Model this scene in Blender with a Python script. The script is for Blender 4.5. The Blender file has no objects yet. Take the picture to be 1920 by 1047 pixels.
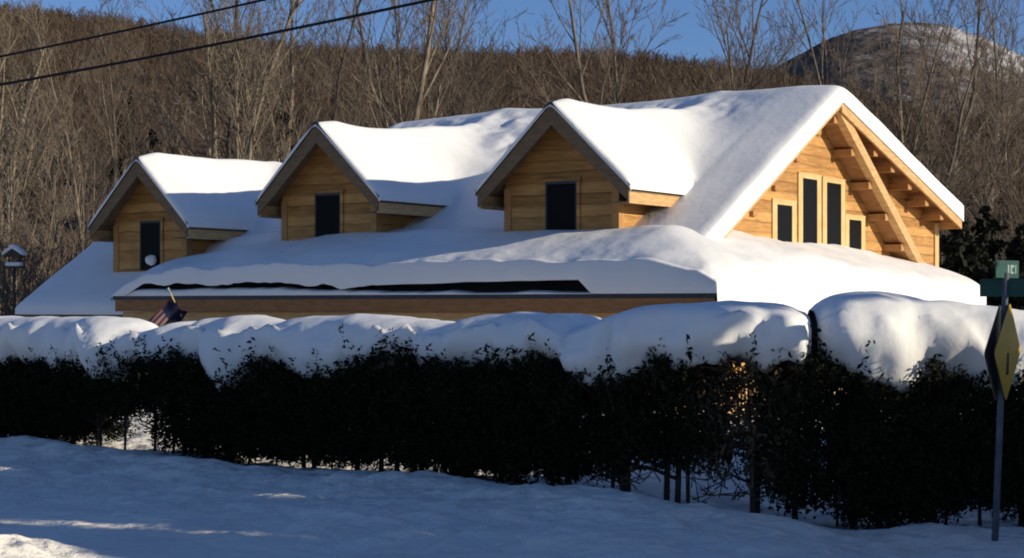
import bpy, math, random
import numpy as np
from mathutils import Vector, Matrix, noise as mnoise

# ------------------------------------------------------------------ camera, sky, sun
C = bpy.context.scene.collection
scene = bpy.context.scene
CAM_H, F_PX, HORIZON = 2.4, 3200.0, 575.0          # eye height (m), focal length in photo pixels, horizon row
SUN_EL, SUN_AZ = 17.0, -18.0                        # degrees; azimuth counted from +X towards +Y
cam_d = bpy.data.cameras.new('camera'); cam = bpy.data.objects.new('camera', cam_d); C.objects.link(cam)
cam.location = (0, 0, CAM_H); cam.rotation_euler = (math.radians(90), 0, 0)
cam_d.sensor_width = 36.0; cam_d.lens = F_PX/1920*36.0
cam_d.shift_y = (HORIZON-523.5)/1920
cam_d.clip_end = 6000
scene.camera = cam
scene.view_settings.view_transform = 'Standard'; scene.view_settings.look = 'None'
scene.cycles.filter_width = 1.9
scene.view_settings.exposure = 0.0; scene.view_settings.gamma = 1.0
w = bpy.data.worlds.new('World'); scene.world = w; w.use_nodes = True
nt = w.node_tree
bg = nt.nodes['Background']; sky = nt.nodes.new('ShaderNodeTexSky')
sky.sky_type = 'NISHITA'; sky.sun_disc = False
sky.sun_elevation = math.radians(SUN_EL); sky.sun_rotation = math.radians(90-SUN_AZ)
sky.air_density = 1.0; sky.dust_density = 0.2; sky.ozone_density = 4.0
hs = nt.nodes.new('ShaderNodeMix'); hs.data_type = 'RGBA'; hs.blend_type = 'MULTIPLY'; hs.inputs['Factor'].default_value = 1.0; hs.inputs['B'].default_value = (.90, 1.0, 1.34, 1)
nt.links.new(sky.outputs[0], hs.inputs['A']); nt.links.new(hs.outputs['Result'], bg.inputs[0]); bg.inputs[1].default_value = 0.086
S = Vector((math.cos(math.radians(SUN_EL))*math.cos(math.radians(SUN_AZ)),
            math.cos(math.radians(SUN_EL))*math.sin(math.radians(SUN_AZ)), math.sin(math.radians(SUN_EL))))
sl = bpy.data.lights.new('sun', 'SUN'); sl.energy = 4.7; sl.angle = math.radians(0.5); sl.color = (1.0, 0.92, 0.76)
so = bpy.data.objects.new('sun', sl); C.objects.link(so)
so.rotation_euler = S.to_track_quat('Z', 'Y').to_euler()

# ------------------------------------------------------------------ helpers
def at(px, py, d):
    return Vector(((px-960)/F_PX*d, d, CAM_H+(HORIZON-py)/F_PX*d))

def tag(o, label=None, cat=None, group=None, kind=None):
    if label: o['label'] = label
    if cat: o['category'] = cat
    if group: o['group'] = group
    if kind: o['kind'] = kind
    return o

def empty(name, loc=(0, 0, 0), rz=0.0):
    o = bpy.data.objects.new(name, None); C.objects.link(o)
    o.location = loc; o.rotation_euler = (0, 0, rz); o.empty_display_size = 0.2
    return o

def copy_tree(o, parent=None):
    c = o.copy(); C.objects.link(c); c.parent = parent
    for ch in [x for x in bpy.data.objects if x.parent is o]:
        copy_tree(ch, c)
    return c

def arr_mesh(name, V, F, mat, parent=None, smooth=False):
    V = np.asarray(V, dtype=np.float32).reshape(-1, 3); F = np.asarray(F, dtype=np.int32)
    k = F.shape[1]; n = F.shape[0]
    me = bpy.data.meshes.new(name)
    me.vertices.add(len(V)); me.vertices.foreach_set('co', V.ravel())
    me.loops.add(n*k); me.loops.foreach_set('vertex_index', F.ravel())
    me.polygons.add(n)
    me.polygons.foreach_set('loop_start', np.arange(0, n*k, k, dtype=np.int32))
    me.polygons.foreach_set('loop_total', np.full(n, k, dtype=np.int32))
    me.polygons.foreach_set('use_smooth', np.full(n, smooth))
    me.update(calc_edges=True); me.validate()
    me.materials.append(mat)
    o = bpy.data.objects.new(name, me); C.objects.link(o)
    if parent: o.parent = parent
    return o

class MB:
    """collects shapes and links them as ONE mesh object"""
    def __init__(s): s.v = []; s.f = []; s.m = []
    def add(s, vs, fs, mi=0):
        n = len(s.v); s.v += [tuple(p) for p in vs]; s.f += [tuple(i+n for i in f) for f in fs]; s.m += [mi]*len(fs)
    def hexa(s, p, mi=0):          # p: 4 bottom + 4 top points
        s.add(p, [(3, 2, 1, 0), (4, 5, 6, 7), (0, 1, 5, 4), (1, 2, 6, 5), (2, 3, 7, 6), (3, 0, 4, 7)], mi)
    def box(s, x0, x1, y0, y1, z0, z1, mi=0):
        s.hexa([(x0, y0, z0), (x1, y0, z0), (x1, y1, z0), (x0, y1, z0), (x0, y0, z1), (x1, y0, z1), (x1, y1, z1), (x0, y1, z1)], mi)
    def prism(s, poly, off, mi=0):  # poly: 3-D polygon, off: extrusion vector
        n = len(poly); off = Vector(off); a = [Vector(p) for p in poly]; b = [p+off for p in a]
        s.add(a+b, [tuple(reversed(range(n))), tuple(range(n, 2*n))]+[(i, (i+1) % n, n+(i+1) % n, n+i) for i in range(n)], mi)
    def tube(s, pts, rad, n=8, mi=0, cap=True):
        pts = [Vector(p) for p in pts]; rad = rad if isinstance(rad, (list, tuple)) else [rad]*len(pts)
        vs = []; fs = []
        for i, p in enumerate(pts):
            t = (pts[min(i+1, len(pts)-1)]-pts[max(i-1, 0)]).normalized()
            u = t.cross(Vector((0, 0, 1)));  u = u if u.length > 1e-3 else t.cross(Vector((1, 0, 0)))
            u.normalize(); q = t.cross(u)
            for j in range(n):
                an = 2*math.pi*j/n; vs.append(p+(u*math.cos(an)+q*math.sin(an))*rad[i])
        for i in range(len(pts)-1):
            for j in range(n): fs.append((i*n+j, i*n+(j+1) % n, (i+1)*n+(j+1) % n, (i+1)*n+j))
        if cap: fs.append(tuple(reversed(range(n)))); fs.append(tuple((len(pts)-1)*n+j for j in range(n)))
        s.add(vs, fs, mi)
    def build(s, name, mats, parent=None, smooth=False, bevel=0.0):
        me = bpy.data.meshes.new(name); me.from_pydata(s.v, [], s.f)
        mats = mats if isinstance(mats, (list, tuple)) else [mats]
        for m in mats: me.materials.append(m)
        me.polygons.foreach_set('material_index', s.m)
        me.polygons.foreach_set('use_smooth', [smooth]*len(s.f))
        me.update()
        import bmesh
        bm = bmesh.new(); bm.from_mesh(me); bmesh.ops.recalc_face_normals(bm, faces=bm.faces)
        if bevel: bmesh.ops.bevel(bm, geom=bm.edges[:], offset=bevel, segments=1, affect='EDGES', clamp_overlap=True)
        bm.to_mesh(me); bm.free()
        o = bpy.data.objects.new(name, me); C.objects.link(o)
        if parent: o.parent = parent
        return o

_rt = np.random.RandomState(7).rand(256, 256)
def vnoise(x, y):
    x = np.asarray(x, float); y = np.asarray(y, float)
    xi = np.floor(x).astype(int); yi = np.floor(y).astype(int); fx = x-xi; fy = y-yi
    fx = fx*fx*(3-2*fx); fy = fy*fy*(3-2*fy)
    g = lambda i, j: _rt[i % 256, j % 256]
    return (g(xi, yi)*(1-fx)*(1-fy)+g(xi+1, yi)*fx*(1-fy)+g(xi, yi+1)*(1-fx)*fy+g(xi+1, yi+1)*fx*fy)*2-1
def fbm(x, y, o=4):
    r = 0; a = 1.0; k = 1.0
    for i in range(o): r = r+a*vnoise(x*k+17*i, y*k+31*i); a *= 0.5; k *= 2.03
    return r/1.9
def smax(a, b, k): return 0.5*(a+b+np.sqrt((a-b)**2+k*k))
def smin(a, b, k): return 0.5*(a+b-np.sqrt((a-b)**2+k*k))
def sstep(a, b, x):
    t = np.clip((np.asarray(x, float)-a)/(b-a), 0, 1); return t*t*(3-2*t)

# ------------------------------------------------------------------ materials
def mat(name, base, rough=0.9, spec=0.2):
    m = bpy.data.materials.new(name); m.use_nodes = True
    p = m.node_tree.nodes['Principled BSDF']
    p.inputs['Base Color'].default_value = (*base, 1); p.inputs['Roughness'].default_value = rough
    p.inputs['Specular IOR Level'].default_value = spec
    return m
def N(m, t, **kw):
    n = m.node_tree.nodes.new(t)
    for k, v in kw.items(): setattr(n, k, v)
    return n
def L(m, a, b): m.node_tree.links.new(a, b)
def noisy(m, c0, c1, scale, detail=6, stretch=(1, 1, 1), bump=0.0, bscale=None, dist=0.02, lo=0.3, hi=0.7):
    p = m.node_tree.nodes['Principled BSDF']
    tc = N(m, 'ShaderNodeTexCoord'); mp = N(m, 'ShaderNodeMapping'); mp.inputs['Scale'].default_value = stretch
    L(m, tc.outputs['Object'], mp.inputs[0])
    nz = N(m, 'ShaderNodeTexNoise'); nz.inputs['Scale'].default_value = scale; nz.inputs['Detail'].default_value = detail
    L(m, mp.outputs[0], nz.inputs['Vector'])
    cr = N(m, 'ShaderNodeValToRGB'); cr.color_ramp.elements[0].position = lo; cr.color_ramp.elements[1].position = hi
    cr.color_ramp.elements[0].color = (*c0, 1); cr.color_ramp.elements[1].color = (*c1, 1)
    L(m, nz.outputs[0], cr.inputs[0]); L(m, cr.outputs[0], p.inputs['Base Color'])
    if bump:
        n2 = N(m, 'ShaderNodeTexNoise'); n2.inputs['Scale'].default_value = bscale or scale*2; n2.inputs['Detail'].default_value = 8
        L(m, mp.outputs[0], n2.inputs['Vector'])
        b = N(m, 'ShaderNodeBump'); b.inputs['Strength'].default_value = bump; b.inputs['Distance'].default_value = dist
        L(m, n2.outputs[0], b.inputs['Height']); L(m, b.outputs[0], p.inputs['Normal'])
    return m

M = {}
M['snow'] = noisy(mat('snow', (.84, .85, .87), 0.75, 0.25), (.88, .84, .765), (.91, .87, .79), 1.3, bump=0.3, bscale=4.0, dist=0.05)
M['ground_snow'] = noisy(mat('ground_snow', (.8, .81, .84), 0.85, 0.15), (.78, .71, .60), (.90, .82, .69), 0.7, bump=1.0, bscale=3.0, dist=0.16)

def siding(name, c0, c1, board=0.27):
    m = mat(name, c0, 0.7, 0.25); p = m.node_tree.nodes['Principled BSDF']
    tc = N(m, 'ShaderNodeTexCoord'); sp = N(m, 'ShaderNodeSeparateXYZ'); L(m, tc.outputs['Object'], sp.inputs[0])
    mp = N(m, 'ShaderNodeMapping'); mp.inputs['Scale'].default_value = (1.1, 1.1, 2.5); L(m, tc.outputs['Object'], mp.inputs[0])
    wv = N(m, 'ShaderNodeTexNoise'); wv.inputs['Scale'].default_value = 1.4; wv.inputs['Detail'].default_value = 3; L(m, mp.outputs[0], wv.inputs['Vector'])
    a = N(m, 'ShaderNodeMath', operation='MULTIPLY_ADD'); L(m, wv.outputs[0], a.inputs[0]); a.inputs[1].default_value = 0.09; L(m, sp.outputs['Z'], a.inputs[2])
    d = N(m, 'ShaderNodeMath', operation='DIVIDE'); L(m, a.outputs[0], d.inputs[0]); d.inputs[1].default_value = board
    fr = N(m, 'ShaderNodeMath', operation='FRACT'); L(m, d.outputs[0], fr.inputs[0])
    fl = N(m, 'ShaderNodeMath', operation='FLOOR'); L(m, d.outputs[0], fl.inputs[0])
    wn = N(m, 'ShaderNodeTexWhiteNoise', noise_dimensions='1D'); L(m, fl.outputs[0], wn.inputs['W'])
    mp2 = N(m, 'ShaderNodeMapping'); mp2.inputs['Scale'].default_value = (.7, .7, 9); L(m, tc.outputs['Object'], mp2.inputs[0])
    gr = N(m, 'ShaderNodeTexNoise'); gr.inputs['Scale'].default_value = 2.5; gr.inputs['Detail'].default_value = 6; L(m, mp2.outputs[0], gr.inputs['Vector'])
    ad = N(m, 'ShaderNodeMath', operation='MULTIPLY_ADD'); L(m, wn.outputs[0], ad.inputs[0]); ad.inputs[1].default_value = 0.45; L(m, gr.outputs[0], ad.inputs[2])
    cr = N(m, 'ShaderNodeValToRGB'); cr.color_ramp.elements[0].position = .35; cr.color_ramp.elements[1].position = .95
    cr.color_ramp.elements[0].color = (*c0, 1); cr.color_ramp.elements[1].color = (*c1, 1); L(m, ad.outputs[0], cr.inputs[0])
    gv = N(m, 'ShaderNodeMapRange'); gv.inputs['From Min'].default_value = .74; gv.inputs['From Max'].default_value = .99
    gv.inputs['To Min'].default_value = 1.0; gv.inputs['To Max'].default_value = .66; L(m, fr.outputs[0], gv.inputs['Value'])  # dark board joints, widened to paint the lap shadow into the colour
    mx = N(m, 'ShaderNodeMix', data_type='RGBA', blend_type='MULTIPLY'); mx.inputs['Factor'].default_value = 1
    st = N(m, 'ShaderNodeTexNoise'); st.inputs['Scale'].default_value = .9; st.inputs['Detail'].default_value = 5; L(m, tc.outputs['Object'], st.inputs['Vector'])
    sr = N(m, 'ShaderNodeMapRange'); sr.inputs['From Min'].default_value = .3; sr.inputs['From Max'].default_value = .7; sr.inputs['To Min'].default_value = .74; sr.inputs['To Max'].default_value = 1.06; L(m, st.outputs[0], sr.inputs['Value'])
    m0 = N(m, 'ShaderNodeMix', data_type='RGBA', blend_type='MULTIPLY'); m0.inputs['Factor'].default_value = 1; L(m, cr.outputs[0], m0.inputs['A']); L(m, sr.outputs[0], m0.inputs['B'])
    L(m, m0.outputs['Result'], mx.inputs['A']); L(m, gv.outputs[0], mx.inputs['B']); L(m, mx.outputs['Result'], p.inputs['Base Color'])
    b = N(m, 'ShaderNodeBump'); b.inputs['Strength'].default_value = 1.0; b.inputs['Distance'].default_value = 0.08; b.invert = True
    L(m, fr.outputs[0], b.inputs['Height']); L(m, b.outputs[0], p.inputs['Normal'])
    return m
M['siding'] = siding('wood_siding', (.34, .15, .038), (.67, .35, .105))
M['trim'] = noisy(mat('trim_wood', (.62, .38, .16), .7), (.5, .29, .115), (.68, .43, .19), 3, stretch=(1, 1, 5), bump=.2, bscale=8, dist=.01)
M['pale_trim'] = noisy(mat('pale_trim', (.66, .44, .19), .7), (.58, .38, .15), (.7, .48, .22), 3)
M['board'] = noisy(mat('bargeboard_wood', (.26, .17, .095), .75), (.15, .1, .055), (.22, .15, .085), 3, stretch=(1, 1, 4))
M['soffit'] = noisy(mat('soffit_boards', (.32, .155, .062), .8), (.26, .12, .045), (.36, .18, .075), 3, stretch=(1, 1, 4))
M['timber'] = noisy(mat('rough_timber', (.45, .24, .09), .8), (.38, .19, .065), (.52, .28, .105), 3, stretch=(1, 4, 1))
M['metal'] = noisy(mat('dark_roof_metal', (.02, .025, .035), .45, .4), (.015, .018, .026), (.03, .036, .05), 4)
M['glass'] = mat('window_glass', (.008, .008, .008), .35, .04)
M['bark_pale'] = noisy(mat('pale_bark', (.4, .33, .23), .9), (.12, .09, .06), (.32, .25, .165), 5, stretch=(1, 1, .4))
M['bark'] = noisy(mat('grey_brown_bark', (.2, .155, .11), .9), (.08, .062, .045), (.23, .18, .125), 5, stretch=(1, 1, .35))
M['bark_dark'] = noisy(mat('dark_bark', (.07, .055, .045), .9), (.035, .028, .023), (.1, .08, .062), 5, stretch=(1, 1, .35))
M['twig'] = noisy(mat('bare_twigs', (.17, .125, .09), .9), (.1, .075, .055), (.2, .15, .105), 1.0)
M['twig_pale'] = noisy(mat('pale_bare_twigs', (.2, .155, .11), .9), (.12, .092, .066), (.235, .185, .13), 1.0)
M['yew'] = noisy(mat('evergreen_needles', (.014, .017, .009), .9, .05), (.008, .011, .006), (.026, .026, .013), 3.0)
M['brush'] = noisy(mat('brown_hedge_twigs', (.08, .055, .032), .95, .05), (.045, .032, .02), (.11, .08, .046), 2.0)
M['brush_twig'] = noisy(mat('hedge_twigs', (.12, .085, .055), .95, .05), (.07, .05, .034), (.16, .115, .075), 2.0)
M['ever'] = noisy(mat('dark_conifer', (.02, .024, .016), .9, .05), (.010, .013, .009), (.034, .034, .022), 1.5)
M['hill'] = noisy(mat('wooded_hillside', (.1, .067, .044), .95, .05), (.078, .052, .034), (.12, .081, .053), .06, stretch=(1, 1, 2), bump=.8, bscale=.35, dist=1.5)
M['cable'] = mat('cable_black', (.012, .012, .014), .6)
M['galv'] = noisy(mat('galvanised_steel', (.1, .105, .12), .6, .3), (.07, .075, .085), (.13, .135, .15), 9)
M['yellow'] = noisy(mat('sign_yellow', (.5, .3, .02), .6, .25), (.4, .24, .018), (.54, .33, .025), 5)
M['black'] = mat('sign_black', (.012, .011, .01), .6)
M['green'] = noisy(mat('sign_green', (.006, .06, .042), .5, .3), (.005, .048, .035), (.008, .07, .05), 5)
M['white'] = mat('sign_white', (.3, .37, .33), .6)
M['signback'] = noisy(mat('sign_back', (.06, .062, .075), .5, .4), (.045, .047, .06), (.08, .08, .09), 6)

# ------------------------------------------------------------------ house frame of reference
VPL = 4770.0
_n = math.hypot(VPL, F_PX); EX = (VPL/_n, -F_PX/_n); EY = (F_PX/_n, VPL/_n)
D_C = 36.0; OX, OY = (1340-960)/F_PX*D_C, D_C
ROT = math.atan2(EX[1], EX[0])
def _loc(px, py, d):
    x = (px-960)/F_PX*d-OX; y = d-OY
    return (x*EX[0]+y*EX[1], x*EY[0]+y*EY[1], CAM_H+(HORIZON-py)/F_PX*d)
def onb(px, py, b):
    r = (px-960)/F_PX
    return _loc(px, py, (b+OX*EY[0]+OY*EY[1])/(r*EY[0]+EY[1]))
def ona(px, py, a):
    r = (px-960)/F_PX
    return _loc(px, py, (a+OX*EX[0]+OY*EX[1])/(r*EX[0]+EX[1]))
def house_pt(a, b, z): return Vector((OX+a*EX[0]+b*EY[0], OY+a*EX[1]+b*EY[1], z))

BW = 2.2                 # front wall and dormer wall plane
GA = -2.2; GO = -1.5     # gable wall plane, outer plane of its overhang
AP = ona(1575, 185, GO); LE = ona(1375, 410, GO); RE = ona(1800, 408, GO)
B_AP, Z_AP = AP[1], AP[2]
SF = (Z_AP-LE[2])/(B_AP-LE[1]); SB = (Z_AP-RE[2])/(RE[1]-B_AP); B_RE = RE[1]
A_ML = onb(735, 232, B_AP)[0]            # left end of the tall roof
WR_A = -23.0                             # left rake of the lower wing
W_B0, W_Z0, W_S, W_BR = 0.95, 2.27, 0.655, 7.3
def zmain(b): return np.where(b < B_AP, Z_AP-SF*(B_AP-b), Z_AP-SB*(b-B_AP))
def zwing(b): return np.where(b < W_BR, W_Z0+W_S*(b-W_B0), W_Z0+W_S*(W_BR-W_B0)-W_S*(b-W_BR))
P_E = 2.63                               # porch eave height
P_S = (3.62-P_E)/BW                      # porch roof slope
print('house', AP, LE, RE, SF, SB, A_ML, B_RE)

house = empty('timber_house', (OX, OY, 0), ROT)
tag(house, 'honey coloured timber house with three gabled dormers under deep snow', 'house')

# ---- walls
def wall_poly(poly, off, m=None): 
    b = MB(); b.prism(poly, off); return b.build('wall', m or M['siding'], house)
B_BK = ona(1757, 410, GA)[1]             # back corner of the gable wall
Z_BK = float(zmain(np.array(B_BK)))
zr = lambda b: float(zmain(np.array(float(b))))
gw = wall_poly([(GA, BW, 0), (GA, B_BK, 0), (GA, B_BK, Z_BK-.14), (GA, B_AP, Z_AP-.14), (GA, BW, zr(BW)-.14)], (-.2, 0, 0))
wall_poly([(GA-.2, BW, 0), (GA-.2, BW+.2, 0), (GA-.2, BW+.2, zr(BW)-.16), (GA-.2, BW, zr(BW)-.16)], (-17.9-GA+.2, 0, 0))
wall_poly([(GA-.2, B_BK, 0), (GA-.2, B_BK-.2, 0), (GA-.2, B_BK-.2, Z_BK-.16), (GA-.2, B_BK, Z_BK-.16)], (A_ML-GA+.6, 0, 0))
zw = lambda b: float(zwing(np.array(float(b))))
wall_poly([(A_ML+.4, 4.5, 3.0), (A_ML+.4, B_BK, 0), (A_ML+.4, B_BK, Z_BK-.14), (A_ML+.4, B_AP, Z_AP-.14), (A_ML+.4, 4.5, zr(4.5)-.14)], (.2, 0, 0))
wall_poly([(WR_A+.5, 1.5, 0), (WR_A+.5, 13.1, 0), (WR_A+.5, 13.1, zw(13.1)-.14), (WR_A+.5, W_BR, zw(W_BR)-.14), (WR_A+.5, 1.5, zw(1.5)-.14)], (.2, 0, 0))
wall_poly([(WR_A+.7, 1.5, 0), (WR_A+.7, 1.7, 0), (WR_A+.7, 1.7, zw(1.5)-.16), (WR_A+.7, 1.5, zw(1.5)-.16)], (4.4, 0, 0))

# corner trims of the gable wall
t = MB(); t.box(GA+.003, GA+.05, B_BK-.3, B_BK+.03, 2.4, Z_BK-.2); t.build('corner_trim', M['pale_trim'], house)

# ---- main roof and wing roof slabs
T_R = .14
def slab(name, a0, a1, b0, z0, b1, z1, t, m):
    k = MB(); k.hexa([(a0, b0, z0-t), (a1, b0, z0-t), (a1, b1, z1-t), (a0, b1, z1-t), (a0, b0, z0), (a1, b0, z0), (a1, b1, z1), (a0, b1, z1)])
    return k.build(name, m, house)
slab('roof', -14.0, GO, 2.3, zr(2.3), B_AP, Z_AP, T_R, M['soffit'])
slab('roof', A_ML, -14.001, 6.3, zr(6.3), B_AP, Z_AP, T_R, M['trim'])
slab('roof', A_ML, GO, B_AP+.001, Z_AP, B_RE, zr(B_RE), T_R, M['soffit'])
slab('roof', WR_A, -13.8, W_B0, W_Z0, W_BR, zw(W_BR), T_R, M['trim'])
slab('roof', WR_A, A_ML+.4, W_BR+.001, zw(W_BR), 13.4, zw(13.4), T_R, M['trim'])
# bargeboards of the big gable
def rake(name, a0, a1, b0, z0, b1, z1, depth, m, parent=house, up=.02):
    k = MB(); k.hexa([(a0, b0, z0-depth), (a1, b0, z0-depth), (a1, b1, z1-depth), (a0, b1, z1-depth), (a0, b0, z0+up), (a1, b0, z0+up), (a1, b1, z1+up), (a0, b1, z1+up)])
    return k.build(name, m, parent)
rake('bargeboard', GO, GO+.06, 2.3, zr(2.3), B_AP, Z_AP, .2, M['trim'])
rake('bargeboard', GO, GO+.06, B_AP+.002, Z_AP, B_RE, zr(B_RE), .36, M['trim'])
rake('bargeboard', WR_A-.05, WR_A-.001, W_B0, W_Z0, W_BR, zw(W_BR), .3, M['board'])
k = MB(); k.box(A_ML, GO-.001, B_RE, B_RE+.05, zr(B_RE)-.36, zr(B_RE)+.02); k.build('fascia', M['trim'], house)
k = MB(); k.box(WR_A, -17.95, W_B0-.05, W_B0-.001, W_Z0-.26, W_Z0+.02); k.build('fascia', M['board'], house)
k = MB(); k.box(WR_A-.02, -17.97, W_B0-.1, W_B0-.052, W_Z0-.05, W_Z0+.04); k.build('drip_edge', M['metal'], house)
# slanting timber in front of the gable, carried on short lookouts
bp0 = ona(1578, 200, GO); bp1 = ona(1732, 500, GO)
def beam_at(t): return (bp0[1]+(bp1[1]-bp0[1])*t, bp0[2]+(bp1[2]-bp0[2])*t)
k = MB(); hb = .27
k.hexa([(GO-.24, bp0[1]-hb, bp0[2]-.05), (GO-.02, bp0[1]-hb, bp0[2]-.05), (GO-.02, bp0[1]+hb, bp0[2]-.05), (GO-.24, bp0[1]+hb, bp0[2]-.05),
        (GO-.24, bp1[1]-hb, bp1[2]), (GO-.02, bp1[1]-hb, bp1[2]), (GO-.02, bp1[1]+hb, bp1[2]), (GO-.24, bp1[1]+hb, bp1[2])])
k.build('slanting_timber', M['trim'], house)
def lookout(a0, a1, b, z, w=.36, h=.2):
    k = MB(); k.box(a0, a1, b-w/2, b+w/2, z-h, z); k.build('lookout', M['timber'], house)
k = MB(); e0, e1 = bp0[1]-hb, bp1[1]-hb
k.hexa([(GA+.003, e0, bp0[2]-.05), (GO-.241, e0, bp0[2]-.05), (GO-.241, e0+.09, bp0[2]-.05), (GA+.003, e0+.09, bp0[2]-.05),
        (GA+.003, e1, bp1[2]), (GO-.241, e1, bp1[2]), (GO-.241, e1+.09, bp1[2]), (GA+.003, e1+.09, bp1[2])])
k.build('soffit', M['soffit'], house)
for t_ in (.07, .26, .46, .66, .86):
    b, z = beam_at(t_); lookout(GA+.002, GO-.16, b-hb-.16, z+.04, .22, .19)
for px, py in ((1642, 282), (1674, 312), (1706, 345), (1738, 376), (1766, 402)):
    q = ona(px, py, GO-.1); lookout(GA+.002, GO-.1, q[1], min(q[2], zr(q[1])-.18), .28, .17)
for px, py in ((1530, 248), (1491, 298), (1451, 352), (1410, 400)):
    q = ona(px, py, GA); lookout(GA+.002, GA+.10, q[1], q[2]+.05, .26, .12)

# ---- gable windows
def gwin(x0, y0, x1, y1):
    p = ona(x0, y0, GA); q = ona(x1, y1, GA); b0, b1, z1, z0 = p[1], q[1], (p[2]+ona(x1, y0, GA)[2])/2, q[2]-.35
    k = MB(); c = .27; o = .04
    k.box(GA+.003, GA+o, b0-c, b0, z0-.05, z1+.1); k.box(GA+.003, GA+o, b1, b1+c, z0-.05, z1+.1)
    k.box(GA+.003, GA+o+.01, b0-c, b1+c, z1+.1, z1+.14); k.box(GA+.003, GA+o, b0, b1, z1, z1+.1)
    f = k.build('window_frame', M['pale_trim'], house)
    g = MB(); g.box(GA+.005, GA+.02, b0, b1, z0, z1); g.build('pane', M['glass'], f)
gwin(1455, 385, 1483, 447); gwin(1503, 336, 1530, 450); gwin(1548, 344, 1575, 455); gwin(1590, 413, 1613, 460)

# ---- dormers
B0 = BW-.55
DORM = []
def dormer(ap, le, re, wl, wr, win, label):
    A, Lp, Rp = onb(*ap, B0), onb(*le, B0), onb(*re, B0)
    hw = (Rp[0]-Lp[0])/2; ac = (A[0]+(Lp[0]+Rp[0])/2)/2; za = A[2]; ze = (Lp[2]+Rp[2])/2; sl_ = (za-ze)/hw
    a0, a1 = onb(*wl, BW)[0], onb(*wr, BW)[0]
    hwz = lambda a: za-sl_*abs(a-ac)
    bk = 9.2 if ap[0] > 400 else 7.2
    T = .14; zb = 2.3
    k = MB()
    k.prism([(a0, BW, zb), (a1, BW, zb), (a1, BW, hwz(a1)-T), (ac, BW, za-T), (a0, BW, hwz(a0)-T)], (0, .18, 0))
    k.prism([(a0, BW+.18, zb), (a0, bk, zb), (a0, bk, hwz(a0)-T-.02), (a0, BW+.18, hwz(a0)-T-.02)], (.18, 0, 0))
    k.prism([(a1, BW+.18, zb), (a1, bk, zb), (a1, bk, hwz(a1)-T-.02), (a1, BW+.18, hwz(a1)-T-.02)], (-.18, 0, 0))
    d = k.build('dormer', M['siding'], house); d['label'] = label
    for s in (-1, 1):
        k = MB(); e = ac+s*hw
        k.hexa([(ac, B0, za-T), (e, B0, ze-T), (e, bk, ze-T), (ac, bk, za-T), (ac, B0, za), (e, B0, ze), (e, bk, ze), (ac, bk, za)])
        k.build('dormer_roof', M['board'], d)
        k = MB(); dd = .44
        k.hexa([(ac+s*.001, B0-.05, za-dd-.05), (e-s*.0, B0-.05, ze-dd+.08), (e, B0-.001, ze-dd+.08), (ac+s*.001, B0-.001, za-dd-.05),
                (ac+s*.001, B0-.05, za), (e, B0-.05, ze), (e, B0-.001, ze), (ac+s*.001, B0-.001, za)])
        k.build('bargeboard', M['board'], d)
        k = MB(); u = .075
        k.hexa([(ac+s*.001, B0-.09, za+.002), (e+s*.05, B0-.09, ze-.045), (e+s*.05, bk, ze-.045), (ac+s*.001, bk, za+.002),
                (ac+s*.001, B0-.09, za+u), (e+s*.05, B0-.09, ze-.045+u), (e+s*.05, bk, ze-.045+u), (ac+s*.001, bk, za+u)])
        k.build('drip_edge', M['metal'], d)
        k = MB(); ea, eb = sorted((e-s*.06, e-s*.003)); k.box(ea, eb, B0, bk-1, ze-.40, ze-.05); k.build('eave_board', M['trim'], d)
        aw = a1 if s > 0 else a0
        ea, eb = sorted((aw, e-s*.061)); k = MB(); k.box(ea, eb, B0, bk-1, ze-.38, ze-.35); k.build('soffit', M['board'], d)
        k = MB(); ea, eb = sorted((aw+s*.025, aw-s*.17)); k.box(ea, eb, BW-.03, BW-.003, zb, hwz(aw)-.3); 
        ea, eb = sorted((aw+s*.025, aw+s*.003)); k.box(ea, eb, BW-.002, BW+.2, zb, hwz(aw)-.3); k.build('corner_trim', M['timber'], d)
    x0, y0, x1, y1 = win
    p, q = onb(x0, y0, BW), onb(x1, y0, BW); z1 = (p[2]+q[2])/2; z0 = onb(x1, y1, BW)[2]-.25
    k = MB(); c = .08
    k.box(p[0]-c, p[0], BW-.045, BW-.003, z0, z1+.02); k.box(q[0], q[0]+c, BW-.045, BW-.003, z0, z1+.02)
    k.box(p[0]-c-.03, q[0]+c+.03, BW-.055, BW-.003, z1+.02, z1+.10)
    wf = k.build('window_frame', M['siding'], d)
    k = MB(); k.box(p[0], q[0], BW-.02, BW-.004, z0, z1+.02); k.build('pane', M['glass'], wf) if False else k.build('pane', M['glass'], d)
    k = MB(); zm = (z0+z1)/2+.1; ww = .045
    k.box(p[0], p[0]+ww, BW-.035, BW-.022, z0, z1+.02); k.box(q[0]-ww, q[0], BW-.035, BW-.022, z0, z1+.02); k.box(p[0]+ww, q[0]-ww, BW-.035, BW-.022, z1-.04, z1+.02)
    k.build('sash', M['metal'], d)
    DORM.append(dict(ac=ac, hw=hw, za=za, ze=ze, sl=sl_, a0=a0, a1=a1, bk=bk))
    return d
dormer((1045, 195), (888, 360), (1170, 350), (948, 430), (1160, 430), (1024, 342, 1083, 430), 'large gabled dormer nearest the big gable, its right cheek in sunlight')
dormer((600, 232), (480, 378), (705, 372), (530, 450), (705, 440), (592, 364, 640, 455), 'middle gabled dormer in shade with a narrow dark window')
dormer((262, 298), (168, 432), (350, 415), (215, 560), (350, 470), (264, 416, 303, 490), 'smaller lower dormer at the left end of the house')

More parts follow.
